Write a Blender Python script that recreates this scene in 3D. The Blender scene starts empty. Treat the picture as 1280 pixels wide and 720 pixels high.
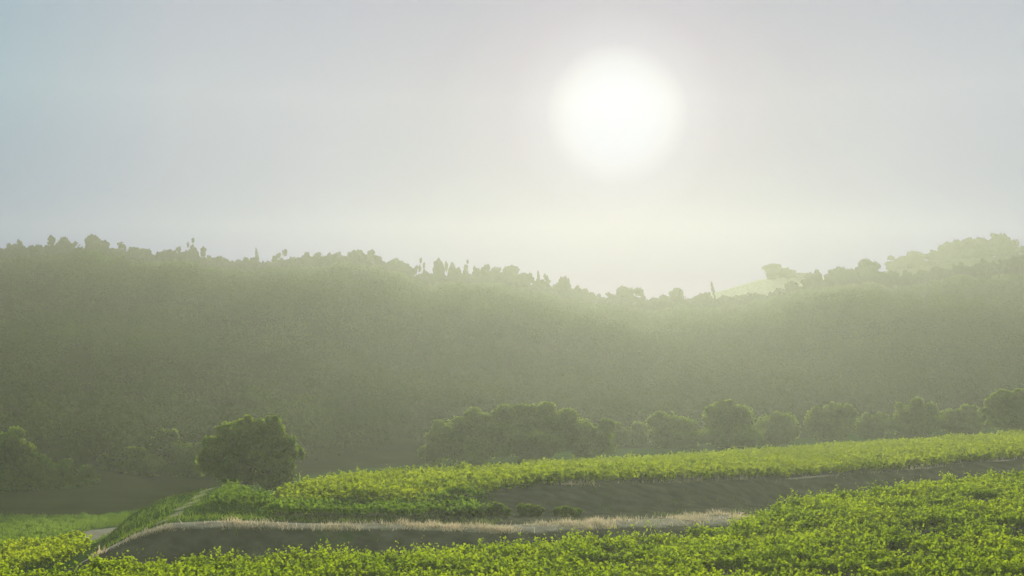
import bpy, math
import numpy as np

rng = np.random.default_rng(7)
C = bpy.context.scene.collection
R = math.radians
F = 1545.0          # focal length in pixels of the 1280 px wide picture
V0 = 440.0          # picture row of the true horizon
SUN_EL = R(10.9)
SUN_AZ = math.atan((772 - 640) / F)      # to the right of +Y

# ------------------------------------------------------------------ camera
cam = bpy.data.cameras.new('camera')
cam.sensor_width = 36.0
cam.lens = 36.0 * F / 1280.0
cam.clip_start = 0.5
cam.clip_end = 6000
co = bpy.data.objects.new('camera', cam)
C.objects.link(co)
co.location = (0, 0, 0)
co.rotation_euler = (R(90) + math.atan((V0 - 360) / F), 0, 0)
bpy.context.scene.camera = co

# ------------------------------------------------------------------ world
SKY_STRENGTH = 0.05      # clear sky, seen through the share of moist air below
MOIST = 0.96
AUREOLE = 1.0
world = bpy.data.worlds.new('World')
bpy.context.scene.world = world
world.use_nodes = True
nt = world.node_tree
nt.nodes.clear()
wo = nt.nodes.new('ShaderNodeOutputWorld')
sky = nt.nodes.new('ShaderNodeTexSky')
sky.sky_type = 'NISHITA'
sky.sun_disc = False
sky.sun_elevation = SUN_EL
sky.sun_rotation = SUN_AZ
sky.air_density = 1.0
sky.dust_density = 1.2
sky.ozone_density = 1.0
bg = nt.nodes.new('ShaderNodeBackground')
bg.inputs['Strength'].default_value = SKY_STRENGTH
nt.links.new(sky.outputs[0], bg.inputs[0])
# bright moist air around the sun, and fill sky far from it: depends only on the angle to the sun
geo = nt.nodes.new('ShaderNodeTexCoord')
sd = (math.cos(SUN_EL) * math.sin(SUN_AZ), math.cos(SUN_EL) * math.cos(SUN_AZ), math.sin(SUN_EL))
nrm = nt.nodes.new('ShaderNodeVectorMath'); nrm.operation = 'NORMALIZE'
nt.links.new(geo.outputs['Generated'], nrm.inputs[0])
dot = nt.nodes.new('ShaderNodeVectorMath'); dot.operation = 'DOT_PRODUCT'
nt.links.new(nrm.outputs[0], dot.inputs[0])
dot.inputs[1].default_value = sd
ac = nt.nodes.new('ShaderNodeMath'); ac.operation = 'ARCCOSINE'; ac.use_clamp = False
nt.links.new(dot.outputs['Value'], ac.inputs[0])
mr = nt.nodes.new('ShaderNodeMapRange')
mr.inputs['From Min'].default_value = 0.0
mr.inputs['From Max'].default_value = R(60)
nt.links.new(ac.outputs[0], mr.inputs['Value'])
ramp = nt.nodes.new('ShaderNodeValToRGB')
nt.links.new(mr.outputs[0], ramp.inputs[0])
cr = ramp.color_ramp
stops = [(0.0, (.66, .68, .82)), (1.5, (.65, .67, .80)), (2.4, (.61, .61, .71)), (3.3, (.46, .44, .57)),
         (5.0, (.38, .355, .49)), (8, (.335, .335, .465)), (14, (.35, .365, .49)), (20, (.36, .39, .505)), (27, (.27, .375, .49)), (60, (.50, .55, .52))]  # last stop: sky away from the sun, brightened as fill for the foreground
while len(cr.elements) < len(stops):
    cr.elements.new(0.5)
for e, (deg, c) in zip(cr.elements, stops):
    e.position = deg / 60.0
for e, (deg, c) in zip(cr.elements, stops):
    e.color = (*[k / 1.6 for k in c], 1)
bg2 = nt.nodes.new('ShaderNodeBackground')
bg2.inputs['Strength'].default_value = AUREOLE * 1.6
# the air is a little dimmer towards the horizon
sep = nt.nodes.new('ShaderNodeSeparateXYZ')
nt.links.new(nrm.outputs[0], sep.inputs[0])
hz = nt.nodes.new('ShaderNodeMapRange')
hz.inputs['From Min'].default_value = 0.06; hz.inputs['From Max'].default_value = 0.20
nt.links.new(sep.outputs['Z'], hz.inputs['Value'])
ht = nt.nodes.new('ShaderNodeMix'); ht.data_type = 'RGBA'
ht.inputs[6].default_value = (.13, .14, .58, 1); ht.inputs[7].default_value = (1, 1, 1, 1)
nt.links.new(hz.outputs[0], ht.inputs[0])
hm = nt.nodes.new('ShaderNodeMix'); hm.data_type = 'RGBA'; hm.blend_type = 'MULTIPLY'
hm.inputs[0].default_value = 1.0
nt.links.new(ramp.outputs[0], hm.inputs[6]); nt.links.new(ht.outputs[2], hm.inputs[7])
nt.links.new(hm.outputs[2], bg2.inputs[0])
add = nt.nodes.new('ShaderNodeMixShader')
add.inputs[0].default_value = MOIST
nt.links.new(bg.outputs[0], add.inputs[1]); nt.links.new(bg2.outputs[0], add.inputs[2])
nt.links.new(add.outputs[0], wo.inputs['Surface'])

# ------------------------------------------------------------------ sun
sl = bpy.data.lights.new('sun', 'SUN')
sl.energy = 5.0
sl.angle = R(0.53)
sl.color = (1.0, 0.95, 0.84)
so = bpy.data.objects.new('sun', sl)
C.objects.link(so)
so.location = (60, 300, 300)
so.rotation_euler = (R(90) - SUN_EL, 0, math.pi - SUN_AZ)

sc = bpy.context.scene
sc.view_settings.view_transform = 'Standard'
sc.view_settings.look = 'None'
sc.view_settings.gamma = 1.0
sc.view_settings.exposure = 0.0
sc.render.engine = 'CYCLES'
sc.cycles.max_bounces = 6
sc.cycles.diffuse_bounces = 3
sc.cycles.transmission_bounces = 4
sc.cycles.volume_bounces = 1
sc.cycles.use_denoising = True
HAZE_DENSITY = 0.00055
HAZE_G = 0.545


# ------------------------------------------------------------------ helpers
def tag(o, label, cat=None, group=None, kind=None):
    o['label'] = label
    if cat: o['category'] = cat
    if group: o['group'] = group
    if kind: o['kind'] = kind
    return o


def link(name, mesh, mats, parent=None, loc=(0, 0, 0)):
    o = bpy.data.objects.new(name, mesh)
    C.objects.link(o)
    for m in mats: mesh.materials.append(m)
    o.location = loc
    if parent: o.parent = parent
    return o


def quad_mesh(name, V, tint=None, smooth=False):
    """V: (n,4,3) corner array -> mesh of n separate quads"""
    n = len(V)
    me = bpy.data.meshes.new(name)
    me.vertices.add(n * 4); me.loops.add(n * 4); me.polygons.add(n)
    me.vertices.foreach_set('co', V.reshape(-1).astype(np.float32))
    me.loops.foreach_set('vertex_index', np.arange(n * 4, dtype=np.int32))
    me.polygons.foreach_set('loop_start', np.arange(0, n * 4, 4, dtype=np.int32))
    me.polygons.foreach_set('loop_total', np.full(n, 4, dtype=np.int32))
    if tint is not None:
        a = me.attributes.new('tint', 'FLOAT', 'POINT')
        a.data.foreach_set('value', np.repeat(tint, 4).astype(np.float32))
    me.update(calc_edges=True)
    return me


def unit(v):
    return v / np.maximum(np.linalg.norm(v, axis=-1, keepdims=True), 1e-9)


def leaf_quads(P, size, up_bias=0.6, axis=None, aspect=0.8, fold=0.25, r=rng, out=None):
    """folded, pointed leaves at P; returns (n,4,3)"""
    n = len(P)
    nr = r.normal(size=(n, 3)) + np.array([0, 0, up_bias])
    if out is not None: nr = nr * .32 + out
    nr = unit(nr)
    a = unit(r.normal(size=(n, 3))) if axis is None else axis + 0.6 * r.normal(size=(n, 3))
    a = unit(a - nr * np.sum(a * nr, axis=1, keepdims=True))
    b = np.cross(nr, a)
    s = np.asarray(size).reshape(-1, 1) * np.ones((n, 1))
    f = fold * s * r.uniform(-1, 1, size=(n, 1))
    w = s * aspect * 0.5 * r.uniform(0.7, 1.2, size=(n, 1))
    return np.stack([P - a * s * .5, P + b * w + nr * f, P + a * s * .5, P - b * w + nr * f], axis=1)


def wave(x, y, seed=0, scale=1.0):
    """smooth pseudo noise in about -1..1"""
    r = np.random.default_rng(1000 + seed)
    out = 0
    for k in range(7):
        a = r.uniform(0, 2 * math.pi); f = r.uniform(.5, 1.6) / scale; p = r.uniform(0, 6.28)
        out = out + np.sin((x * math.cos(a) + y * math.sin(a)) * f * 2 * math.pi / 2.2 + p
                           + 1.3 * np.sin((x * math.sin(a) - y * math.cos(a)) * f * 1.7 + p * 2))
    return out / 4.0


# ------------------------------------------------------------------ materials
def mat(name):
    m = bpy.data.materials.new(name); m.use_nodes = True
    m.node_tree.nodes.clear()
    return m, m.node_tree


def foliage(name, dark, light, trans, tmix=0.5, gloss=0.04, vscale=0.15):
    m, t = mat(name); N = t.nodes; L = t.links
    out = N.new('ShaderNodeOutputMaterial')
    at = N.new('ShaderNodeAttribute'); at.attribute_name = 'tint'
    tc = N.new('ShaderNodeTexCoord')
    nz = N.new('ShaderNodeTexNoise'); nz.inputs['Scale'].default_value = vscale; nz.inputs['Detail'].default_value = 4
    L.new(tc.outputs['Object'], nz.inputs['Vector'])
    ad = N.new('ShaderNodeMath'); ad.operation = 'ADD'
    L.new(at.outputs['Fac'], ad.inputs[0])
    mm = N.new('ShaderNodeMath'); mm.operation = 'MULTIPLY_ADD'; mm.inputs[1].default_value = 2.2; mm.inputs[2].default_value = -1.1
    L.new(nz.outputs['Fac'], mm.inputs[0]); L.new(mm.outputs[0], ad.inputs[1])
    cl = N.new('ShaderNodeClamp'); L.new(ad.outputs[0], cl.inputs[0])
    mx = N.new('ShaderNodeMix'); mx.data_type = 'RGBA'
    mx.inputs[6].default_value = (*dark, 1); mx.inputs[7].default_value = (*light, 1)
    L.new(cl.outputs[0], mx.inputs[0])
    m2 = N.new('ShaderNodeMix'); m2.data_type = 'RGBA'
    m2.inputs[6].default_value = (*[k * .65 for k in trans], 1); m2.inputs[7].default_value = (trans[0] * 1.25, trans[1] * 1.05, trans[2], 1)
    L.new(cl.outputs[0], m2.inputs[0])
    d = N.new('ShaderNodeBsdfDiffuse'); L.new(mx.outputs[2], d.inputs[0])
    tr = N.new('ShaderNodeBsdfTranslucent'); L.new(m2.outputs[2], tr.inputs[0])
    gl = N.new('ShaderNodeBsdfGlossy'); gl.inputs['Roughness'].default_value = 0.45
    gl.inputs[0].default_value = (.9, .95, .8, 1)
    a = N.new('ShaderNodeMixShader'); a.inputs[0].default_value = tmix
    L.new(d.outputs[0], a.inputs[1]); L.new(tr.outputs[0], a.inputs[2])
    b = N.new('ShaderNodeMixShader'); b.inputs[0].default_value = gloss
    L.new(a.outputs[0], b.inputs[1]); L.new(gl.outputs[0], b.inputs[2])
    L.new(b.outputs[0], out.inputs['Surface'])
    return m


M_vine = foliage('vine_leaf', (.016, .062, .003), (.085, .145, .004), (.50, .74, .006), .55, .008, .22)
M_vine_far = foliage('vine_leaf_far', (.025, .075, .004), (.085, .15, .006), (.54, .74, .010), .56, .005, .2)
M_vine_yellow = foliage('vine_leaf_yellow', (.06, .12, .005), (.13, .17, .006), (.58, .78, .010), .62, .005, .2)
M_oak = foliage('oak_leaf', (.05, .10, .013), (.095, .155, .018), (.40, .60, .030), .58, .01, .3)
M_wood = foliage('forest_leaf', (.028, .054, .009), (.058, .092, .015), (.085, .145, .017), .32, .01, .03)
M_ridge = foliage('ridge_leaf', (.020, .032, .010), (.035, .050, .014), (.05, .07, .015), .2, .0, .1)
M_grass = foliage('green_grass', (.04, .090, .012), (.08, .14, .020), (.22, .36, .03), .5, .01, .2)
M_meadow = foliage('meadow_blade', (.05, .12, .012), (.09, .17, .018), (.30, .52, .03), .5, .0, .2)
M_dry = foliage('dry_grass_blade', (.36, .33, .19), (.60, .55, .35), (.66, .61, .40), .55, .02, .4)


def bark():
    m, t = mat('bark'); N = t.nodes; L = t.links
    out = N.new('ShaderNodeOutputMaterial'); p = N.new('ShaderNodeBsdfPrincipled')
    nz = N.new('ShaderNodeTexNoise'); nz.inputs['Scale'].default_value = 6; nz.inputs['Detail'].default_value = 6
    tc = N.new('ShaderNodeTexCoord'); mp = N.new('ShaderNodeMapping'); mp.inputs['Scale'].default_value = (3, 3, .5)
    L.new(tc.outputs['Object'], mp.inputs[0]); L.new(mp.outputs[0], nz.inputs['Vector'])
    r = N.new('ShaderNodeValToRGB'); r.color_ramp.elements[0].color = (.035, .026, .018, 1); r.color_ramp.elements[1].color = (.14, .11, .08, 1)
    L.new(nz.outputs['Fac'], r.inputs[0]); L.new(r.outputs[0], p.inputs['Base Color'])
    p.inputs['Roughness'].default_value = .9
    L.new(p.outputs[0], out.inputs[0])
    return m


M_bark = bark()


def ground_mat():
    m, t = mat('ground'); N = t.nodes; L = t.links
    out = N.new('ShaderNodeOutputMaterial'); p = N.new('ShaderNodeBsdfPrincipled')
    p.inputs['Roughness'].default_value = 1.0
    p.inputs['Specular IOR Level'].default_value = 0.0
    tc = N.new('ShaderNodeTexCoord')

    def noise(s, d=6, ro=.6):
        n = N.new('ShaderNodeTexNoise'); n.inputs['Scale'].default_value = s; n.inputs['Detail'].default_value = d
        n.inputs['Roughness'].default_value = ro
        L.new(tc.outputs['Object'], n.inputs['Vector']); return n

    def ramp2(n, c0, c1, a=.3, b=.7):
        r = N.new('ShaderNodeValToRGB'); r.color_ramp.elements[0].position = a; r.color_ramp.elements[1].position = b
        r.color_ramp.elements[0].color = (*c0, 1); r.color_ramp.elements[1].color = (*c1, 1)
        L.new(n.outputs['Fac'], r.inputs[0]); return r
    soil = ramp2(noise(.8), (.055, .060, .036), (.130, .132, .088))
    grs = ramp2(noise(.5), (.030, .070, .012), (.060, .115, .020))
    dry = ramp2(noise(1.1), (.23, .215, .155), (.39, .37, .28))
    litter = ramp2(noise(.2), (.028, .038, .012), (.050, .062, .020))

    def mixc(fac_name, a, b):
        at = N.new('ShaderNodeAttribute'); at.attribute_name = fac_name
        # ragged borders
        nn = noise(1.3, 8, .7)
        mm = N.new('ShaderNodeMath'); mm.operation = 'MULTIPLY_ADD'; mm.inputs[1].default_value = .6; mm.inputs[2].default_value = -.3
        L.new(nn.outputs['Fac'], mm.inputs[0])
        ad = N.new('ShaderNodeMath'); ad.operation = 'ADD'; L.new(at.outputs['Fac'], ad.inputs[0]); L.new(mm.outputs[0], ad.inputs[1])
        mr = N.new('ShaderNodeMapRange'); mr.inputs['From Min'].default_value = .4; mr.inputs['From Max'].default_value = .6
        L.new(ad.outputs[0], mr.inputs['Value'])
        x = N.new('ShaderNodeMix'); x.data_type = 'RGBA'
        L.new(mr.outputs[0], x.inputs[0]); L.new(a, x.inputs[6]); L.new(b, x.inputs[7])
        return x.outputs[2]
    c = mixc('grass', soil.outputs[0], grs.outputs[0])
    c = mixc('forest', c, litter.outputs[0])
    c = mixc('dry', c, dry.outputs[0])
    L.new(c, p.inputs['Base Color'])
    bp = N.new('ShaderNodeBump'); bp.inputs['Strength'].default_value = .6; bp.inputs['Distance'].default_value = .15
    L.new(noise(4, 8, .7).outputs['Fac'], bp.inputs['Height']); L.new(bp.outputs[0], p.inputs['Normal'])
    L.new(p.outputs[0], out.inputs[0])
    return m


M_ground = ground_mat()

# ------------------------------------------------------------------ terrain
# per picture column: distance and height of the breaks of slope on the ground
#        px    K1z    back of near block   bank crest      foot of 2nd bank  front far block   back far block   behind
COL = [(-600, -11.2, (50, -11.6), (60, -12.6), (70, -13.3), (84, -13.8), (97, -15.9), (119, -16.4)),
       (-150, -10.8, (56, -11.2), (64, -12.3), (72, -13.0), (84, -13.5), (97, -15.6), (118, -16.2)),
       (0,    -10.7, (57, -11.1), (64, -12.1), (72, -13.0), (83, -13.5), (96, -15.5), (118, -16.2)),
       (60,   -10.7, (57, -11.1), (64, -11.8), (72, -12.8), (84, -13.4), (96, -15.5), (118, -16.2)),
       (130,  -10.7, (58, -11.0), (65, -10.4), (75, -12.0), (85, -13.0), (97, -15.3), (118, -16.2)),
       (170,  -10.7, (60, -11.2), (66, -9.74), (76, -10.7), (88, -11.4), (100, -14.5), (120, -16.2)),
       (210,  -10.7, (61.5, -11.3), (66.5, -9.25), (76, -9.9), (90, -10.6), (105, -14.0), (125, -16.2)),
       (280,  -10.7, (62, -11.3), (67, -9.24), (76, -9.8), (95, -10.15), (108, -13.0), (130, -16.0)),
       (345,  -10.7, (62.5, -11.3), (68, -9.42), (76.5, -9.95), (78, -9.95), (90, -10.4), (130, -15)),
       (430,  -10.7, (63, -11.3), (68.5, -9.55), (77, -9.97), (78.5, -9.95), (98, -10.55), (140, -15)),
       (520,  -10.7, (64, -11.2), (70, -9.74), (78, -10.1), (79.5, -10.0), (105, -10.9), (145, -15)),
       (620,  -10.7, (66, -11.1), (71, -9.97), (80, -10.5), (85, -9.63), (115, -11.3), (155, -15)),
       (700,  -10.7, (67, -11.1), (73, -10.2), (83, -10.8), (90, -9.6), (125, -11.7), (165, -15)),
       (800,  -10.7, (68, -11.2), (76, -10.4), (87, -11.2), (95, -10.0), (135, -12.1), (172, -15)),
       (900,  -10.7, (71, -11.2), (79, -10.5), (92, -11.5), (101, -10.4), (145, -12.3), (180, -14.8)),
       (950,  -10.7, (78, -10.9), (81, -10.9), (99, -12.1), (105, -10.74), (150, -12.4), (184, -14.6)),
       (1000, -10.7, (82, -10.7), (84, -10.8), (104, -12.3), (109, -11.0), (155, -12.4), (188, -14.4)),
       (1100, -10.7, (87, -10.6), (89, -10.7), (110, -12.2), (114, -11.0), (162, -12.3), (195, -14.0)),
       (1200, -10.7, (92, -10.4), (94, -10.5), (115, -11.6), (119, -10.7), (168, -12.1), (200, -13.5)),
       (1280, -10.7, (96, -10.2), (98, -10.3), (119, -11.1), (123, -10.5), (172, -11.7), (204, -13.0)),
       (1430, -10.6, (102, -9.9), (104, -10.0), (125, -10.6), (129, -10.2), (178, -11.2), (210, -12.5)),
       (1900, -10.3, (112, -9.5), (114, -9.6), (135, -9.9), (139, -9.8), (190, -10.6), (222, -12.0))]
CP = np.array([c[0] for c in COL], float)
KD = np.array([[30, 48] + [k[0] for k in c[2:]] for c in COL], float)
KZ = np.array([[c[1] - .3, c[1]] + [k[1] for k in c[2:]] for c in COL], float)


def knots(px):
    px = np.clip(px, CP[0], CP[-1])
    d = np.stack([np.interp(px, CP, KD[:, i]) for i in range(KD.shape[1])], -1)
    z = np.stack([np.interp(px, CP, KZ[:, i]) for i in range(KZ.shape[1])], -1)
    return d, z


# tree tops along the front ridge (picture rows), and the bare ground of the farther ridge
RP = [-600, -200, 0, 60, 115, 150, 165, 235, 270, 320, 390, 430, 480, 510, 530, 560, 600, 640, 670, 700, 740, 780, 810, 850, 900, 950, 1000, 1050, 1085, 1112, 1150, 1200, 1240, 1280, 1500, 1900]
RV = [300, 308, 307, 305, 299, 307, 312, 310, 319, 322, 317, 312, 319, 331, 341, 337, 339, 340, 347, 357, 363, 366, 373, 369, 369, 360, 346, 339, 334, 340, 338, 325, 326, 322, 300, 290]
RD = ([-600, 200, 500, 800, 1000, 1280, 1900], [430, 445, 485, 520, 505, 460, 440])
BP = [-600, 700, 870, 900, 950, 975, 1000, 1050, 1100, 1150, 1200, 1280, 1500, 1900]
BV = [420, 400, 371, 364, 349, 346, 347, 345, 340, 332, 324, 318, 300, 300]
BD = 565.0


def terrain(x, y):
    x = np.asarray(x, float); y = np.asarray(y, float)
    d = np.maximum(y, 30.0)
    px = 640 + F * x / d
    kd, kz = knots(px)
    z = kz[..., 0].copy()
    for i in range(kd.shape[-1] - 1):
        t = np.clip((d - kd[..., i]) / (kd[..., i + 1] - kd[..., i]), 0, 1)
        t = t * t * (3 - 2 * t) * .45 + t * .55
        z = z + (kz[..., i + 1] - kz[..., i]) * t
    pc = np.clip(px, -600, 1900)
    rd = np.interp(pc, *RD)
    foot = kd[..., -1] + np.interp(pc, [0, 345, 600, 1900], [12, 25, 40, 45])
    rz = (V0 - np.interp(pc, RP, RV)) / F * rd - 7.5
    s = np.clip((d - foot) / (rd - foot), 0, 1)
    prof = .5 * np.sin(s * math.pi / 2) ** 1.25 + .5 * s
    z0 = kz[..., -1]
    hill = (rz - z0) * prof + 3.5 * wave(x, y, 3, 60.) * np.sin(np.minimum(s * 1.3, 1) * math.pi)
    # farther ridge
    bz = (V0 - np.interp(pc, BP, BV)) / F * BD
    s2 = np.clip((d - rd) / (BD - rd), 0, 1)
    dip = -np.maximum(10.0 - .3 * (bz - rz), 2) * np.sin(s2 * math.pi) ** 2
    back = (bz - rz) * (s2 * s2 * (3 - 2 * s2)) + dip
    z = z + np.where(d > foot, hill, 0) + np.where(d > rd, back, 0)
    s3 = np.clip((d - BD) / 50, 0, 1)
    z = z - s3 * s3 * (3 - 2 * s3) * (bz + 12) * .5
    near = np.clip((220 - d) / 40, 0, 1)
    z = z + .07 * wave(x, y, 1, 4.) * near + .5 * wave(x, y, 5, 18.) * (1 - near)
    return z


def smooth01(t):
    t = np.clip(t, 0, 1); return t * t * (3 - 2 * t)


def zone_masks(x, y):
    d = np.maximum(y, 30.0); px = 640 + F * x / d
    kd, kz = knots(px)
    K2, K3, K4, K5, K6, K7 = [kd[..., i] for i in range(2, 8)]
    # dry grass along the crest of the first bank
    wid = np.interp(px, [100, 200, 400, 700, 860, 925, 945], [.8, 1.3, 1.8, 3.0, 5.0, 5.0, 0])
    cen = K3 + .2 * wid
    dry = np.where((px > 110) & (px < 945), 1 - np.abs(d - cen) / (wid * .5 + .01) * .5, 0)
    # upper lip of the second bank
    dry = np.maximum(dry, np.where(px > 640, (.62 - np.abs(d - (K5 + .2)) * .35) * (.72 + .45 * wave(x, y, 71, 5.)), 0))
    # bare hill on the right
    bare = smooth01((px - 870) / 25) * smooth01((1060 - px) / 30) * smooth01((d - 530) / 15)
    dry = np.maximum(dry, bare)
    # pale track and patches on the left slope
    def seg(p, q, w):
        ax, ay, bx, by = *p, *q
        t = np.clip(((x - ax) * (bx - ax) + (y - ay) * (by - ay)) / ((bx - ax) ** 2 + (by - ay) ** 2), 0, 1)
        return 1 - np.hypot(x - ax - t * (bx - ax), y - ay - t * (by - ay)) / w * .5
    dry = np.maximum(dry, seg((-19.6, 69.5), (-23.0, 94), .28))
    dry = np.maximum(dry, seg((-36.5, 103), (-36.0, 111), 2.2))
    dry = np.maximum(dry, seg((-21.0, 94), (-18.0, 98), 1.0))
    grass = np.where((px < 345) & (d > K3 + 1.0), 1.0, 0.0)
    grass = np.maximum(grass, np.where(d > K6 + 1, 1., 0.))
    grass = np.maximum(grass, .28 + .15 * wave(x, y, 9, 5.))
    forest = np.clip((d - (K7 + np.interp(px, [100, 345, 600], [2, 12, 20]))) / 6, 0, 1) * (1 - bare)
    return np.clip(grass, 0, 1), np.clip(forest, 0, 1), np.clip(dry, 0, 1)


def build_ground():
    ys = np.concatenate([np.linspace(-250, 30, 12), np.arange(34, 54, 2.), np.arange(54, 130, .45), np.arange(130, 215, 1.5), np.geomspace(216, 607, 115)])
    xa = np.concatenate([np.arange(0, 60, .6), np.arange(60, 130, 2.5), np.geomspace(132, 560, 36)])
    xs = np.concatenate([-xa[:0:-1], xa])
    X, Y = np.meshgrid(xs, ys)
    Z = terrain(X, Y)
    ny, nx = X.shape
    V = np.stack([X, Y, Z], -1).reshape(-1, 3)
    idx = np.arange(ny * nx).reshape(ny, nx)
    Q = np.stack([idx[:-1, :-1], idx[:-1, 1:], idx[1:, 1:], idx[1:, :-1]], -1).reshape(-1, 4)
    me = bpy.data.meshes.new('ground')
    me.vertices.add(len(V)); me.loops.add(Q.size); me.polygons.add(len(Q))
    me.vertices.foreach_set('co', V.reshape(-1).astype(np.float32))
    me.loops.foreach_set('vertex_index', Q.reshape(-1).astype(np.int32))
    me.polygons.foreach_set('loop_start', np.arange(0, Q.size, 4, dtype=np.int32))
    me.polygons.foreach_set('loop_total', np.full(len(Q), 4, dtype=np.int32))
    g, f, dr = zone_masks(X, Y)
    for n, a in (('grass', g), ('forest', f), ('dry', dr)):
        at = me.attributes.new(n, 'FLOAT', 'POINT')
        at.data.foreach_set('value', a.reshape(-1).astype(np.float32))
    me.update(calc_edges=True)
    me.polygons.foreach_set('use_smooth', np.ones(len(Q), bool))
    o = link('ground', me, [M_ground])
    tag(o, 'rolling ground of vineyard terraces, earth banks and wooded hills', 'ground', kind='structure')
    return Z.min()


ZMIN = build_ground()

# haze: one box of even air round the whole place
def build_haze():
    x0, x1, y0, y1, z0, z1 = -580, 580, -270, 615, ZMIN - 1, 63
    v = [(x, y, z) for z in (z0, z1) for (x, y) in ((x0, y0), (x1, y0), (x1, y1), (x0, y1))]
    f = [(3, 2, 1, 0), (4, 5, 6, 7), (0, 1, 5, 4), (1, 2, 6, 5), (2, 3, 7, 6), (3, 0, 4, 7)]
    me = bpy.data.meshes.new('haze'); me.from_pydata(v, [], f); me.update()
    m, t = mat('haze')
    out = t.nodes.new('ShaderNodeOutputMaterial'); p = t.nodes.new('ShaderNodeVolumePrincipled')
    p.inputs['Color'].default_value = (.88, .945, .73, 1)
    p.inputs['Density'].default_value = HAZE_DENSITY
    p.inputs['Anisotropy'].default_value = HAZE_G
    t.links.new(p.outputs[0], out.inputs['Volume'])
    o = link('haze', me, [m])
    tag(o, 'pale sunlit haze filling the valley and veiling the hills', 'haze', kind='stuff')


build_haze()

# ------------------------------------------------------------------ vines
def strand_quads(A, B, w):
    """thin vertical-ish strips from A to B (n,3), width w, two crossed quads each"""
    out = []
    for ax in ((1, 0, 0), (0, 1, 0)):
        a = np.array(ax) * w * .5
        out.append(np.stack([A - a, A + a, B + a * .7, B - a * .7], 1))
    return np.concatenate(out)


def vine_block(name, inside, yrange, xrange, spacing, slope, per_m, leaf, height, mat_, label, seed, gaps=(), nleaf=9, spread=.75, shoot=(.45, 1.0), low=.45, trunks=True):
    r = np.random.default_rng(seed)
    S = []; TR = []
    y = yrange[0]
    while y < yrange[1]:
        n = int((xrange[1] - xrange[0]) * per_m)
        x = r.uniform(*xrange, n)
        yy = y + slope * x + .18 * wave(x, x * 0 + y, seed + 2, 9.)
        ok = inside(x, yy)
        # vigour varies along the row
        vig = .5 + .5 * wave(x, yy, seed, 3.0)
        ok &= r.uniform(size=n) < .55 + .6 * vig
        for gx, gy, ra, rb in gaps:
            e = ((x - gx) / ra) ** 2 + ((yy - gy) / rb) ** 2
            ok &= e > 1 + .35 * wave(x * 3, yy * 3, 77, 1.)
        S.append(np.stack([x, yy, vig], 1)[ok])
        tx = np.arange(xrange[0], xrange[1], 1.5) + r.uniform(-.15, .15)
        ty = y + slope * tx
        k = inside(tx, ty)
        TR.append(np.stack([tx, ty], 1)[k])
        y += spacing
    S = np.concatenate(S); TR = np.concatenate(TR)
    n = len(S)
    gz = terrain(S[:, 0], S[:, 1])
    hv = height(S[:, 0], S[:, 1]) if callable(height) else height
    hv = hv * (.90 + .2 * S[:, 2] + .07 * wave(S[:, 0], S[:, 1], seed + 9, .9))
    b = np.stack([S[:, 0], S[:, 1] + r.normal(0, .12, n), gz + hv * r.uniform(low, .68, n)], 1)
    side = np.where(r.uniform(size=n) < .5, -1., 1.)
    lat = unit(np.stack([r.normal(0, .75, n), side * np.abs(r.normal(.9, .45, n)), np.zeros(n)], 1))
    Ls = r.uniform(*shoot, n) * np.interp(b[:, 2] - gz, [.2, .7], [.6, 1]) * (.75 + .4 * S[:, 2]) * (hv / 1.6)
    tall = r.uniform(size=n) < .05
    upk = np.where(tall, 1.0, r.uniform(.35, 1.0, n)); dn = np.where(tall, .15, r.uniform(.25, 1.0, n))
    latk = np.where(tall, .25, r.uniform(.35, 1.0, n) * spread)
    t = (np.arange(nleaf) + .7) / nleaf
    tt = np.clip(t[None, :] + r.normal(0, .03, (n, nleaf)), .05, 1.05)
    P = b[:, None, :] + lat[:, None, :] * (Ls * latk)[:, None, None] * tt[..., None] * 1.2
    P[..., 2] += (Ls * upk)[:, None] * tt * 1.1 - (Ls * dn)[:, None] * tt ** 2 * .75
    P += r.normal(0, .05, P.shape)
    ax = np.repeat(lat + np.array([0, 0, .1]), nleaf, axis=0)
    P = P.reshape(-1, 3)
    sz = (leaf * r.uniform(.65, 1.25, (n, nleaf)) * (1.15 - .45 * tt)).reshape(-1)
    V = leaf_quads(P, sz * 1.12, .8, ax, .62, .22, r)
    tint = np.clip(np.repeat(r.normal(.45, .16, n), nleaf) + r.normal(0, .14, n * nleaf) + .15 * (tt.reshape(-1) - .5), 0, 1)
    me = quad_mesh(name, V, tint)
    o = link(name, me, [mat_, M_bark])
    # woody trunks under the leaves
    A = np.stack([TR[:, 0], TR[:, 1], terrain(TR[:, 0], TR[:, 1]) - .1], 1)
    B = A + np.array([0, 0, 1.0]) * (.1 + .5 * (height(TR[:, 0], TR[:, 1]) if callable(height) else np.full(len(TR), height)))[:, None]
    if not trunks: A = A[:0]; B = B[:0]
    tr = strand_quads(A, B, .09)
    V2 = np.concatenate([V, tr])
    t2 = np.concatenate([tint, np.full(len(tr), .3)])
    me2 = quad_mesh(name, V2, t2)
    mi = np.zeros(len(V2), np.int32); mi[len(V):] = 1
    bpy.data.meshes.remove(me) if False else None
    o.data = me2
    me2.materials.append(mat_); me2.materials.append(M_bark)
    me2.polygons.foreach_set('material_index', mi)
    bpy.data.meshes.remove(me)
    tag(o, label, 'grapevines', kind='stuff')
    return len(V2)


def pxk(x, y):
    px = 640 + F * x / np.maximum(y, 30)
    return px, knots(px)[0]


def in_near(x, y):
    px, k = pxk(x, y)
    return (y > 43) & (y < k[:, 2] - .4) & (px > -190) & (px < 1470)


def in_far(x, y):
    px, k = pxk(x, y)
    return (px > 352 + 6 * np.sin(y)) & (px < 1430) & (y > k[:, 5] + .3) & (y < k[:, 6])


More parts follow.
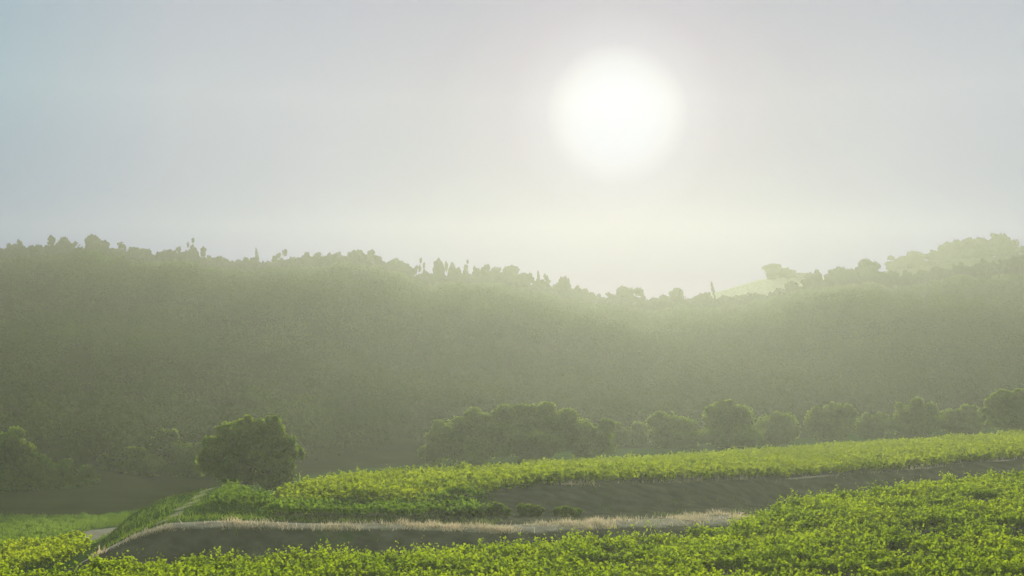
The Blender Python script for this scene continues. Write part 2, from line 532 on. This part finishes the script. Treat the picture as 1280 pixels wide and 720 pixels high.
def in_slope(x, y):
    px, k = pxk(x, y)
    front = (px > 335 + 8 * np.sin(y * 3)) & (px < 598 + 10 * np.sin(y * 2)) & (y > k[:, 3] + 3.0) & (y < k[:, 5] + .5)
    return front | (px > 262 + (y - 76) * 2.0) & (px <= 352 + 6 * np.sin(y)) & (y > k[:, 4] + .5) & (y < np.minimum(k[:, 5], 90))


def in_yellow(x, y):
    px, k = pxk(x, y)
    return (px > -190) & (px < 118 - (y - 72) * .8) & (y > k[:, 4] - 3) & (y < k[:, 5])


GAPS = [(22.0, 66.6, 1.7, 1.8), (28.4, 67.2, 3.0, 2.0), (18.7, 60.0, 1.5, 1.5), (-9.5, 60.5, .9, .7), (-20, 56.4, .9, .7),
        (9.6, 56.5, 1.2, .8), (-3, 54.5, .9, .6), (14, 54.2, 1.1, .7), (30.3, 79, 1.5, .8), (5, 62, .8, .7), (-14.5, 53.5, 1, .6)]
nq = vine_block('near_grapevines', in_near, (38, 112), (-36, 58), 2.2, .055, 50, .19, 1.6, M_vine,
                'bright green backlit grapevines filling the near foreground block', 11, GAPS)


def hfar(x, y):
    px = 640 + F * x / y
    return np.interp(px, [350, 450, 640, 1000, 1300], [.95, 1.6, 1.15, 1.1, 1.15])


nq += vine_block('far_grapevines', in_far, (68, 182), (-20, 92), 2.2, .10, 30, .24, hfar, M_vine_far,
                 'paler green grapevines on the farther block above the grey bank', 12, (), 8, low=.15)
nq += vine_block('slope_grapevines', in_slope, (70, 96), (-26, -1), 1.8, .10, 26, .22, 1.0, M_meadow,
                 'dim green vines on the slope between the lone tree and the dry grass strip', 13, (), 7, trunks=False)
nq += vine_block('yellow_grapevines', in_yellow, (66, 92), (-50, -22), 2.2, .08, 26, .22, 1.25, M_vine_yellow,
                 'yellow green grapevines in the low block at the left edge', 14, (), 8)
print('vine quads', nq)


# ------------------------------------------------------------------ grasses
def grass_stuff(name, pts, hgt, width, mat_, label, seed, lean=.35, cat='grass'):
    r = np.random.default_rng(seed)
    n = len(pts)
    z = terrain(pts[:, 0], pts[:, 1])
    A = np.stack([pts[:, 0], pts[:, 1], z - .02], 1)
    h = hgt * r.uniform(.4, 1.3, n) * np.clip(1 + .8 * wave(pts[:, 0], pts[:, 1], seed + 3, .8), .25, 2)
    cl = .9 * np.stack([wave(pts[:, 0], pts[:, 1], seed + 1, 1.), wave(pts[:, 0], pts[:, 1], seed + 2, 1.)], 1)
    ln = (cl * lean * 2 + r.normal(0, lean, (n, 2))) * h[:, None]
    B = A + np.concatenate([ln, h[:, None]], 1)
    ang = r.uniform(0, math.pi, n); w = width * r.uniform(.6, 1.4, n)
    a = np.stack([np.cos(ang), np.sin(ang), 0 * ang], 1) * w[:, None] * .5
    V = np.stack([A - a, A + a, B + a * .25, B - a * .25], 1)
    me = quad_mesh(name, V, np.clip(r.normal(.5, .25, n), 0, 1))
    o = link(name, me, [mat_]); tag(o, label, cat, kind='stuff')
    return o


def scatter(n, xr, yr, fn, seed):
    r = np.random.default_rng(seed)
    x = r.uniform(*xr, n); y = r.uniform(*yr, n)
    k = r.uniform(size=n) < fn(x, y)
    return np.stack([x[k], y[k]], 1)


def dry_prob(x, y):
    px, k = pxk(x, y)
    wid = np.interp(px, [110, 200, 400, 600, 700, 860, 925, 950], [.7, 1.0, 1.6, 2.2, 3.0, 5.0, 6.0, 0])
    off = (y - (k[:, 3] - .5 + .0 * wid)) / wid
    p = np.where((off > -.25) & (off < 1), 1 - .5 * np.abs(off), 0)
    return np.where((px > 118) & (px < 940), p, 0) * np.clip(.35 + .9 * wave(x, y, 21, 2.6), .03, 1)


grass_stuff('dry_grass', scatter(230000, (-24, 16), (60, 90), dry_prob, 5), .20, .035, M_dry,
            'pale straw coloured dry grass along the crest of the front bank', 6)


def lip_prob(x, y):
    px, k = pxk(x, y)
    p = np.exp(-((y - k[:, 5] - .3) / .7) ** 2)
    w = np.clip(wave(x, y, 31, 3.) - .1, 0, 1)
    return np.where((px > 690) & (px < 1330), p * (w + .08), 0)


grass_stuff('bank_grass', scatter(120000, (2, 56), (84, 132), lip_prob, 15), .28, .04, M_dry,
            'sparse dry grass tufts on the upper lip of the grey bank', 16)


def weed_prob(x, y):
    px, k = pxk(x, y)
    a = np.where((px > 600) & (px < 1350) & (y > k[:, 3]) & (y < k[:, 5] + 1), .25 * np.clip(wave(x, y, 41, 3.), 0, 1), 0)
    a = np.maximum(a, np.where((px > 150) & (px < 1000) & (y > k[:, 2]) & (y < k[:, 3]), .20 * np.clip(wave(x, y, 43, 2.), 0, 1), 0))
    b = np.where((px > 330) & (px < 620) & (y > k[:, 3] + 1.5) & (y < k[:, 5] + 1), .6, 0)
    c = np.where((px > 130) & (px <= 352) & (y > k[:, 3] + 1.2) & (y < k[:, 6] + 4), .55, 0)
    return np.maximum(np.maximum(a, b), c)


grass_stuff('green_grass', scatter(200000, (-50, 60), (62, 128), weed_prob, 25), .17, .06, M_grass,
            'short dim green grass on the left slope and between the terraces', 26)

def meadow_prob(x, y):
    px, k = pxk(x, y)
    return np.where((px < 190) & (px > -60) & (y > k[:, 6] + 1) & (y < k[:, 7] + 5) & (np.hypot(x + 36.3, (y - 107) * .35) > 2.6), .8, 0)


grass_stuff('meadow_grass', scatter(150000, (-58, -30), (94, 126), meadow_prob, 45), .22, .10, M_meadow,
            'flat green meadow grass below the wooded hill at the left', 46)

# ------------------------------------------------------------------ trees
def tube(pts, rad, seg=7):
    """open tapered tube along pts -> quads"""
    pts = np.array(pts, float); out = []
    rings = []
    for i, p in enumerate(pts):
        d = unit((pts[min(i + 1, len(pts) - 1)] - pts[max(i - 1, 0)])[None])[0]
        u = np.cross(d, (0.3, 1, .1)); u /= np.linalg.norm(u); v = np.cross(d, u)
        a = np.linspace(0, 2 * math.pi, seg, endpoint=False)
        rings.append(p + rad[i] * (np.cos(a)[:, None] * u + np.sin(a)[:, None] * v))
    for i in range(len(rings) - 1):
        a, b = rings[i], rings[i + 1]
        out.append(np.stack([a, np.roll(a, -1, 0), np.roll(b, -1, 0), b], 1))
    return np.concatenate(out)


def crown_points(r, lobes, dens, gap=.35):
    """points in the outer part of each lobe and of the smaller tufts that break its outline"""
    P = []; O = []
    L2 = []
    for l in lobes:
        c = np.array(l[:3]); rad = np.array(l[3:])
        L2.append((c, rad * .82, .75))
        for _ in range(9):
            d = unit(r.normal(size=(1, 3)) + np.array([[0, -.2, .25]]))[0]
            L2.append((c + d * rad * r.uniform(.62, .95), rad * r.uniform(.22, .42), 1.5))
    for c, rad, k in L2:
        n = int(dens * k * float(np.prod(rad)) ** (2 / 3) * 4)
        q = unit(r.normal(size=(n, 3)))
        o = q.copy()
        q = q * (r.uniform(size=(n, 1)) ** .33)
        bump = 1 + .22 * wave(q[:, 0] * 3 + c[0], q[:, 2] * 3 + q[:, 1] * 2, 51, 1.) + .10 * wave(q[:, 0] * 9, q[:, 2] * 9 + c[0], 52, 1.)
        P.append(q * bump[:, None] * rad + c); O.append(o)
    P = np.concatenate(P); O = np.concatenate(O)
    s = max(l[3] for l in lobes) * .30
    k = wave(P[:, 0] / s + P[:, 1] / s * .7, P[:, 2] / s - P[:, 1] / s * .5, 53, 1.2)
    m = k > -1 + gap + r.uniform(-.25, .25, len(P))
    return P[m], O[m]


def make_tree(name, lobes, trunk_h, trunk_r, leaf, dens, m, label, cat='tree', group=None, seed=0, gap=.35, fine_limbs=True):
    r = np.random.default_rng(seed)
    root = bpy.data.objects.new(name, None); C.objects.link(root)
    root.empty_display_size = .5
    top = np.array([0, 0, trunk_h])
    q = [tube([(0, 0, -.6), (r.normal(0, .05), 0, trunk_h * .5), top, top + (r.normal(0, .3), 0, trunk_h * .35)],
              [trunk_r * 1.35, trunk_r, trunk_r * .8, trunk_r * .5])]
    for l in lobes:
        c = np.array(l[:3]); mid = top * .55 + c * .45 + r.normal(0, .15, 3) * trunk_h * .2
        q.append(tube([top * .85, mid, c], [trunk_r * .5, trunk_r * .3, trunk_r * .10], 5))
        if fine_limbs:
            for _ in range(3):
                e = c + unit(r.normal(size=(1, 3)))[0] * np.array(l[3:]) * .85
                q.append(tube([mid * .4 + c * .6, (c + e) / 2 + r.normal(0, .1, 3), e], [trunk_r * .18, trunk_r * .1, trunk_r * .03], 4))
    tr = link('trunk', quad_mesh(name + '_trunk', np.concatenate(q)), [M_bark], root)
    P, O = crown_points(r, lobes, dens, gap)
    V = leaf_quads(P, leaf * r.uniform(.6, 1.4, len(P)), .3, None, .8, .3, r, O)
    cr = link('crown', quad_mesh(name + '_crown', V, np.clip(r.normal(.45, .22, len(P)), 0, 1)), [m], root)
    tag(root, label, cat, group)
    return root


def copy_tree(src, loc, s=(1, 1, 1), rz=0, label=None, name=None):
    o = src.copy(); C.objects.link(o)
    for ch in src.children:
        c = ch.copy(); c.parent = o; C.objects.link(c)
    o.location = loc; o.scale = s; o.rotation_euler = (0, 0, rz)
    if label: o['label'] = label
    return o


def at(px, d):
    return ((px - 640) / F * d, d)


def lobes_px(px0, d, base_z, items):
    """items: (px, row, half width px, half height px, depth offset m) of a lobe in picture units at distance d"""
    k = d / F; out = []
    for (p, v, w, h, dy) in items:
        out.append(((p - px0) * k, dy, -(v - V0) * k - base_z, w * k, w * k * .9, h * k))
    return out


def place_tree(name, px, d, items, leaf, dens, label, cat='tree', group=None, seed=1, m=None, gap=.3, tr=.3, th=.35):
    x, y = at(px, d)
    bz = float(terrain(np.array([x]), np.array([y]))[0])
    L = lobes_px(px, d, bz, items)
    top = max(l[2] for l in L)
    o = make_tree(name, L, max(top * th, .3), tr, leaf, dens, m or M_oak, label, cat, group, seed, gap)
    o.location = (x, y, bz)
    return o


# the lone round tree on the shoulder of the slope
place_tree('oak_tree', 312, 112, [(300, 548, 30, 24, 0), (335, 540, 24, 20, .5), (318, 560, 42, 30, -.5), (352, 568, 24, 28, 0),
                                  (270, 565, 22, 24, .4), (258, 578, 14, 16, 0), (295, 585, 34, 22, -.4), (345, 590, 28, 20, -.2), (285, 536, 15, 12, .3),
                                  (342, 528, 12, 9, .2), (310, 529, 14, 9, 0)],
           .30, 170, 'lone round leafy tree standing on the shoulder of the left slope', 'tree', seed=31, gap=.28)

# clump left of centre behind the far vines
place_tree('spreading_tree', 580, 165, [(560, 548, 26, 28, 0), (590, 535, 26, 24, 1), (615, 548, 24, 26, 0), (545, 562, 18, 20, 0), (590, 560, 40, 24, -1)],
           .34, 180, 'broad tree at the left end of the clump behind the far vines', 'tree', 'trees behind the far vines', 32)
place_tree('spreading_tree', 665, 170, [(640, 530, 28, 24, 0), (672, 526, 30, 22, 1), (700, 532, 28, 24, 0), (665, 552, 48, 26, -1), (655, 514, 16, 10, 0)],
           .34, 180, 'tallest lobed tree in the clump behind the far vines', 'tree', 'trees behind the far vines', 33)
place_tree('spreading_tree', 735, 172, [(728, 540, 22, 22, 0), (750, 546, 20, 20, 0), (735, 558, 30, 18, 0)],
           .34, 180, 'low tree at the right end of the clump behind the far vines', 'tree', 'trees behind the far vines', 34)
right_trees = [
    (838, 195, [(832, 532, 24, 20, 0), (850, 536, 22, 20, 0), (840, 548, 34, 16, 0)], 'small rounded tree left of the domed tree behind the far vines'),
    (908, 192, [(900, 524, 26, 22, 0), (922, 522, 24, 20, .5), (908, 514, 20, 13, 0), (910, 542, 42, 20, -.5)], 'domed dark tree behind the middle of the far vines'),
    (965, 200, [(958, 532, 20, 16, 0), (980, 528, 18, 16, 0), (968, 544, 32, 14, 0)], 'low bushy tree just right of the domed tree'),
    (1028, 204, [(1018, 524, 16, 16, 0), (1042, 518, 16, 18, 0), (1060, 520, 12, 14, .3), (1035, 538, 32, 16, 0)], 'pale green tree with an upright pointed crown behind the far vines'),
    (1088, 208, [(1080, 530, 16, 12, 0), (1098, 528, 14, 12, 0), (1088, 538, 24, 12, 0)], 'smallest low tree of the row behind the far vines'),
    (1142, 205, [(1130, 520, 18, 17, 0), (1152, 518, 20, 18, .5), (1142, 532, 34, 16, 0)], 'rounded dark tree between the smallest tree and the right end of the row'),
    (1196, 208, [(1185, 522, 18, 14, 0), (1210, 520, 16, 14, 0), (1198, 530, 30, 14, 0)], 'flat topped tree left of the tall right edge tree'),
    (1258, 190, [(1250, 506, 18, 18, 0), (1272, 500, 20, 16, .5), (1292, 508, 18, 18, 0), (1262, 524, 34, 18, 0), (1240, 520, 14, 14, 0)], 'tallest dark tree of the row at the right edge'),
    (782, 200, [(775, 545, 18, 16, 0), (795, 545, 18, 16, 0)], 'half hidden bush in the gap of the row behind the far vines'),
]
for i, (px, d, items, lb) in enumerate(right_trees):
    place_tree('field_edge_tree', px, d, items, .34, 180, lb, 'tree', 'trees behind the far vines', 40 + i)
# trees at the foot of the wooded hill on the left
left_trees = [
    (18, 140, [(10, 562, 34, 26, 0), (45, 585, 34, 26, 0), (-10, 590, 34, 30, 0), (20, 612, 50, 30, -1)], 'big pale rounded tree at the left edge above the green meadow'),
    (92, 142, [(80, 600, 26, 24, 0), (108, 608, 24, 22, 0), (92, 622, 40, 20, 0)], 'low tree between the big left edge tree and the slope'),
    (158, 150, [(145, 590, 26, 26, 0), (175, 585, 28, 28, 0), (160, 612, 40, 24, 0)], 'rounded tree behind the foot of the green slope'),
    (222, 155, [(215, 568, 28, 28, 0), (240, 575, 24, 26, 0), (222, 595, 36, 20, 0)], 'taller tree just left of the lone round tree'),
]
for i, (px, d, items, lb) in enumerate(left_trees):
    place_tree('hill_foot_tree', px, d, items, .36, 170, lb, 'tree', 'trees at the foot of the hill', 60 + i, M_oak)

# small shrubs at the foot of the second bank
for i, (px, d, w, h, lb) in enumerate([
        (566, 77.5, 20, 11, 'brownish low shrub at the left foot of the dark bank'),
        (592, 78.0, 15, 9, 'small shrub right beside the brownish shrub'),
        (622, 79.0, 17, 12, 'dark green round shrub at the bank foot'),
        (662, 80.5, 19, 10, 'dark wide shrub in the middle of the bank foot'),
        (709, 82.0, 20, 8, 'low flat shrub at the right of the bank foot')]):
    x, y = at(px, d); bz = float(terrain(np.array([x]), np.array([y]))[0]); k = d / F
    L = [(-w * .35 * k, 0, h * .75 * k, w * .6 * k, w * .5 * k, h * .9 * k), (w * .4 * k, .1, h * .6 * k, w * .55 * k, w * .5 * k, h * .75 * k)]
    o = make_tree('shrub', L, .25, .04, .13, 900, M_oak, lb, 'shrub', 'shrubs along the bank', 80 + i, .2)
    o.location = (x, y, bz)

# ------------------------------------------------------------------ ridge trees
def proto(kind, seed):
    r = np.random.default_rng(seed)
    if kind == 'broad':
        L = [(r.normal(0, 1.9), r.normal(0, 1.2), r.uniform(2.6, 6.0), r.uniform(1.3, 2.3), 1.7, r.uniform(1.1, 1.8)) for _ in range(7)] + [(0, 0, 3.4, 3.2, 2.8, 2.7)]
        return L, 1.6, .35, 170, .42
    if kind == 'round':
        L = [(0, 0, 3.2, 3.2, 2.8, 2.6)] + [(r.normal(0, 1.5), r.normal(0, 1), r.uniform(2.5, 5.2), r.uniform(1.1, 1.8), 1.5, r.uniform(.9, 1.4)) for _ in range(6)]
        return L, 1.4, .3, 170, .38
    if kind == 'spire':
        L = [(r.normal(0, .12), 0, 1.6 + k * 1.15, 1.8 * (1 - k / 7.4) * r.uniform(.8, 1.2), 1.6 * (1 - k / 7.4), .8) for k in range(7)]
        return L, 5.0, .22, 200, .6
    if kind == 'ragged':
        L = [(r.normal(0, 1.2), r.normal(0, .8), 1.6 + k * .8, r.uniform(.6, 1.3), .9, r.uniform(.6, 1.1)) for k in range(9)]
        return L, 4.0, .22, 150, .85


PROTO = {}


def ridge_tree(kind, var, px, vtop, wpx, d, label):
    x, y = at(px, d)
    bz = float(terrain(np.array([x]), np.array([y]))[0])
    key = (kind, var)
    names = {'broad': 'broadleaf_tree', 'round': 'round_tree', 'spire': 'conifer_tree', 'ragged': 'ragged_tree'}
    if key not in PROTO:
        L, th, tr_, dens, gap = proto(kind, 200 + var * 7 + len(kind))
        o = make_tree(names[kind], L, th, tr_, .34, dens * 1.3, M_ridge, label, 'tree', 'trees along the ridge', 300 + var + len(kind) * 11, gap, False)
        cm = [c for c in o.children if c.name.startswith('crown')][0].data
        P = np.empty(len(cm.vertices) * 3, np.float32); cm.vertices.foreach_get('co', P)
        P = P.reshape(-1, 3)
        PROTO[key] = (o, np.percentile(P[:, 2], 99.7), np.percentile(P[:, 0], 99) - np.percentile(P[:, 0], 1))
        first = True
    else:
        first = False
    src, H, W = PROTO[key]
    zt = (V0 - vtop) / F * d
    h = max(zt - bz, 2.5) * 1.2
    bz = zt - h
    sz = h / H; sx = wpx / F * d / W
    if first:
        src.location = (x, y, bz); src.scale = (sx, sx, sz)
        return src
    return copy_tree(src, (x, y, bz), (sx, sx, sz), (var * 1.7 + px) % 6.28 if kind != 'x' else 0, label)


rr = np.random.default_rng(99)
NAMED = [  # kind, variant, px, top row, width px, label
    ('ragged', 0, 24, 300, 9, 'thin pointed tree near the left end of the ridge'),
    ('broad', 0, 78, 296, 26, 'broad tree with a spiky top left of the highest left ridge tree'),
    ('broad', 1, 117, 294, 26, 'highest tree on the left part of the ridge'),
    ('ragged', 1, 150, 303, 16, 'feathery tree just before the notch on the left ridge'),
    ('ragged', 2, 237, 298, 17, 'tall ragged tree standing out above the left ridge'),
    ('ragged', 0, 256, 309, 12, 'ragged tree leaning beside the tall ragged one'),
    ('spire', 0, 320, 312, 7, 'slim pointed tree alone on the left ridge'),
    ('ragged', 1, 351, 312, 14, 'feathery open tree right of the slim pointed one'),
    ('ragged', 2, 528, 323, 14, 'open see-through tree at the step in the middle of the ridge'),
    ('broad', 2, 551, 324, 15, 'dense upright tree right of the step in the ridge'),
    ('broad', 0, 565, 328, 13, 'smaller upright tree beside the dense upright one'),
    ('spire', 1, 583, 326, 11, 'pointed conifer in the middle of the ridge'),
    ('broad', 3, 604, 331, 24, 'wide tree right of the pointed conifer'),
    ('round', 0, 637, 333, 34, 'wide flat dome shaped tree on the middle ridge'),
    ('spire', 0, 673, 340, 7, 'slim spire right of the flat dome shaped tree'),
    ('ragged', 0, 684, 343, 9, 'thin ragged tree beside the slim spire'),
    ('broad', 1, 704, 347, 22, 'lacy round tree where the ridge drops below the sun'),
    ('round', 1, 725, 358, 20, 'low round tree under the sun'),
    ('round', 0, 781, 359, 34, 'wide low dome tree straight under the sun'),
    ('ragged', 1, 800, 362, 10, 'small ragged tree at the right of the wide low dome'),
    ('round', 2, 849, 361, 18, 'low flat tree at the lowest saddle of the ridge'),
    ('ragged', 2, 890, 353, 13, 'ragged little tree at the foot of the bare hilltop'),
    ('round', 1, 1018, 338, 22, 'low round tree right of the bare hilltop'),
    ('round', 2, 1051, 334, 20, 'open topped tree left of the large dome tree'),
    ('round', 0, 1084, 325, 34, 'large dome shaped tree on the right part of the ridge'),
]
ND = lambda px: float(np.interp(px, *RD)) - 6
for k, v_, px, vt, w, lb in NAMED:
    ridge_tree(k, v_, px, vt, w, ND(px), lb)
# unnamed neighbours that fill the crest line
KL = {'broad': 'dark broad crowned tree in the unbroken line along the ridge', 'round': 'dark low rounded tree in the unbroken line along the ridge',
      'ragged': 'thin ragged topped tree in the unbroken line along the ridge'}
px = -80
while px < 1370:
    k = rr.choice(['broad', 'round', 'ragged'], p=[.45, .38, .17])
    w = {'broad': rr.uniform(17, 28), 'round': rr.uniform(15, 26), 'ragged': rr.uniform(9, 13)}[k]
    vt = float(np.interp(px, RP, RV)) + rr.uniform(-2, 8)
    if 925 < px < 1010: vt += 5
    ridge_tree(k, int(rr.integers(0, 4 if k == 'broad' else 3)), px, vt, w, ND(px) - rr.uniform(0, 14), KL[k])
    px += w * rr.uniform(.38, .58)

# farther ridge on the right
BACK = [('round', 0, 968, 330, 30, 'wide bushy tree on top of the bare hill'), ('round', 1, 985, 335, 24, 'lower bushy tree right behind the hilltop tree'),
        ('round', 2, 1002, 341, 16, 'smallest bush at the right end of the hilltop clump'),
        ('broad', 0, 1130, 320, 26, 'leftmost tree of the high far clump'), ('broad', 1, 1147, 314, 30, 'second tree from the left in the high far clump'),
        ('broad', 3, 1170, 312, 26, 'low tree left of the peak of the far clump'),
        ('broad', 2, 1188, 302, 30, 'tree rising towards the peak of the high far clump'), ('broad', 0, 1207, 299, 28, 'wide tree in the middle of the high far clump'),
        ('broad', 1, 1228, 297, 28, 'tree just left of the highest far tree'), ('broad', 3, 1252, 291, 32, 'highest tree of the far clump near the right edge'),
        ('round', 1, 1266, 297, 18, 'small tree ending the far clump at its right'), ('round', 0, 1290, 312, 24, 'low far tree cut by the right edge')]
for k, v_, px, vt, w, lb in BACK:
    o = ridge_tree(k, v_, px, vt, w, BD - 4, lb)
    o['group'] = 'trees on the farther ridge'

px = 1116
while px < 1310:
    w = rr.uniform(16, 26)
    o = ridge_tree(['round', 'broad'][int(rr.integers(0, 2))], int(rr.integers(0, 3)), px, float(np.interp(px, [1110, 1160, 1200, 1250, 1300], [329, 323, 314, 307, 310])) + rr.uniform(-2, 4), w, BD - 9,
                   'low dark tree under the high far clump on the farther ridge')
    o['group'] = 'low trees on the farther ridge'
    px += w * .6

# ------------------------------------------------------------------ wooded hillside
def hillside():
    r = np.random.default_rng(5)
    n = 16500
    x = r.uniform(-330, 330, n); y = r.uniform(125, 590, n)
    px = 640 + F * x / y
    kd, _ = knots(px)
    rd = np.interp(px, *RD)
    start = kd[:, -1] + np.interp(px, [0, 345, 500], [34, 20, 40])
    k = (px > -160) & (px < 1440) & (y > start) & (y < rd - 10)
    x, y = x[k], y[k]
    n = len(x)
    z = terrain(x, y)
    H = r.uniform(4.0, 8.0, n) * (1 + .15 * wave(x, y, 61, 30.))
    H *= np.interp(rd[k] - y, [0, 40, 110], [.36, .5, 1.0]); W = H * r.uniform(.40, .6, n)
    m = 230
    q = unit(r.normal(size=(n, m, 3))) * (r.uniform(size=(n, m, 1)) ** .33)
    ph = r.uniform(0, 6, (n, 1))
    bump = 1 + .22 * np.sin(q[..., 0] * 5 + ph) * np.cos(q[..., 1] * 4 + ph * 2) + .12 * np.sin(q[..., 2] * 7 + ph * 3)
    q = q * bump[..., None] * np.stack([W, W, H * .5], 1)[:, None, :]
    P = q + np.stack([x, y, z + H * .52], 1)[:, None, :]
    P = P.reshape(-1, 3)
    sz = np.repeat(np.interp(y, [130, 500], [.34, .56]), m) * r.uniform(.6, 1.4, n * m)
    V = leaf_quads(P, sz, .3, None, .85, .3, r, unit(q.reshape(-1, 3) + np.array([0, 0, .3])))
    t = np.clip(np.repeat(r.normal(.40, .22, n) + .30 * wave(x, y * .6, 62, 45.), m) + r.normal(0, .06, n * m), 0, 1)
    o = link('hillside_forest', quad_mesh('hillside_forest', V, t), [M_wood])
    tag(o, 'dense hazy woodland covering the whole hillside below the ridge', 'forest', kind='stuff')
    print('forest trees', n)


hillside()
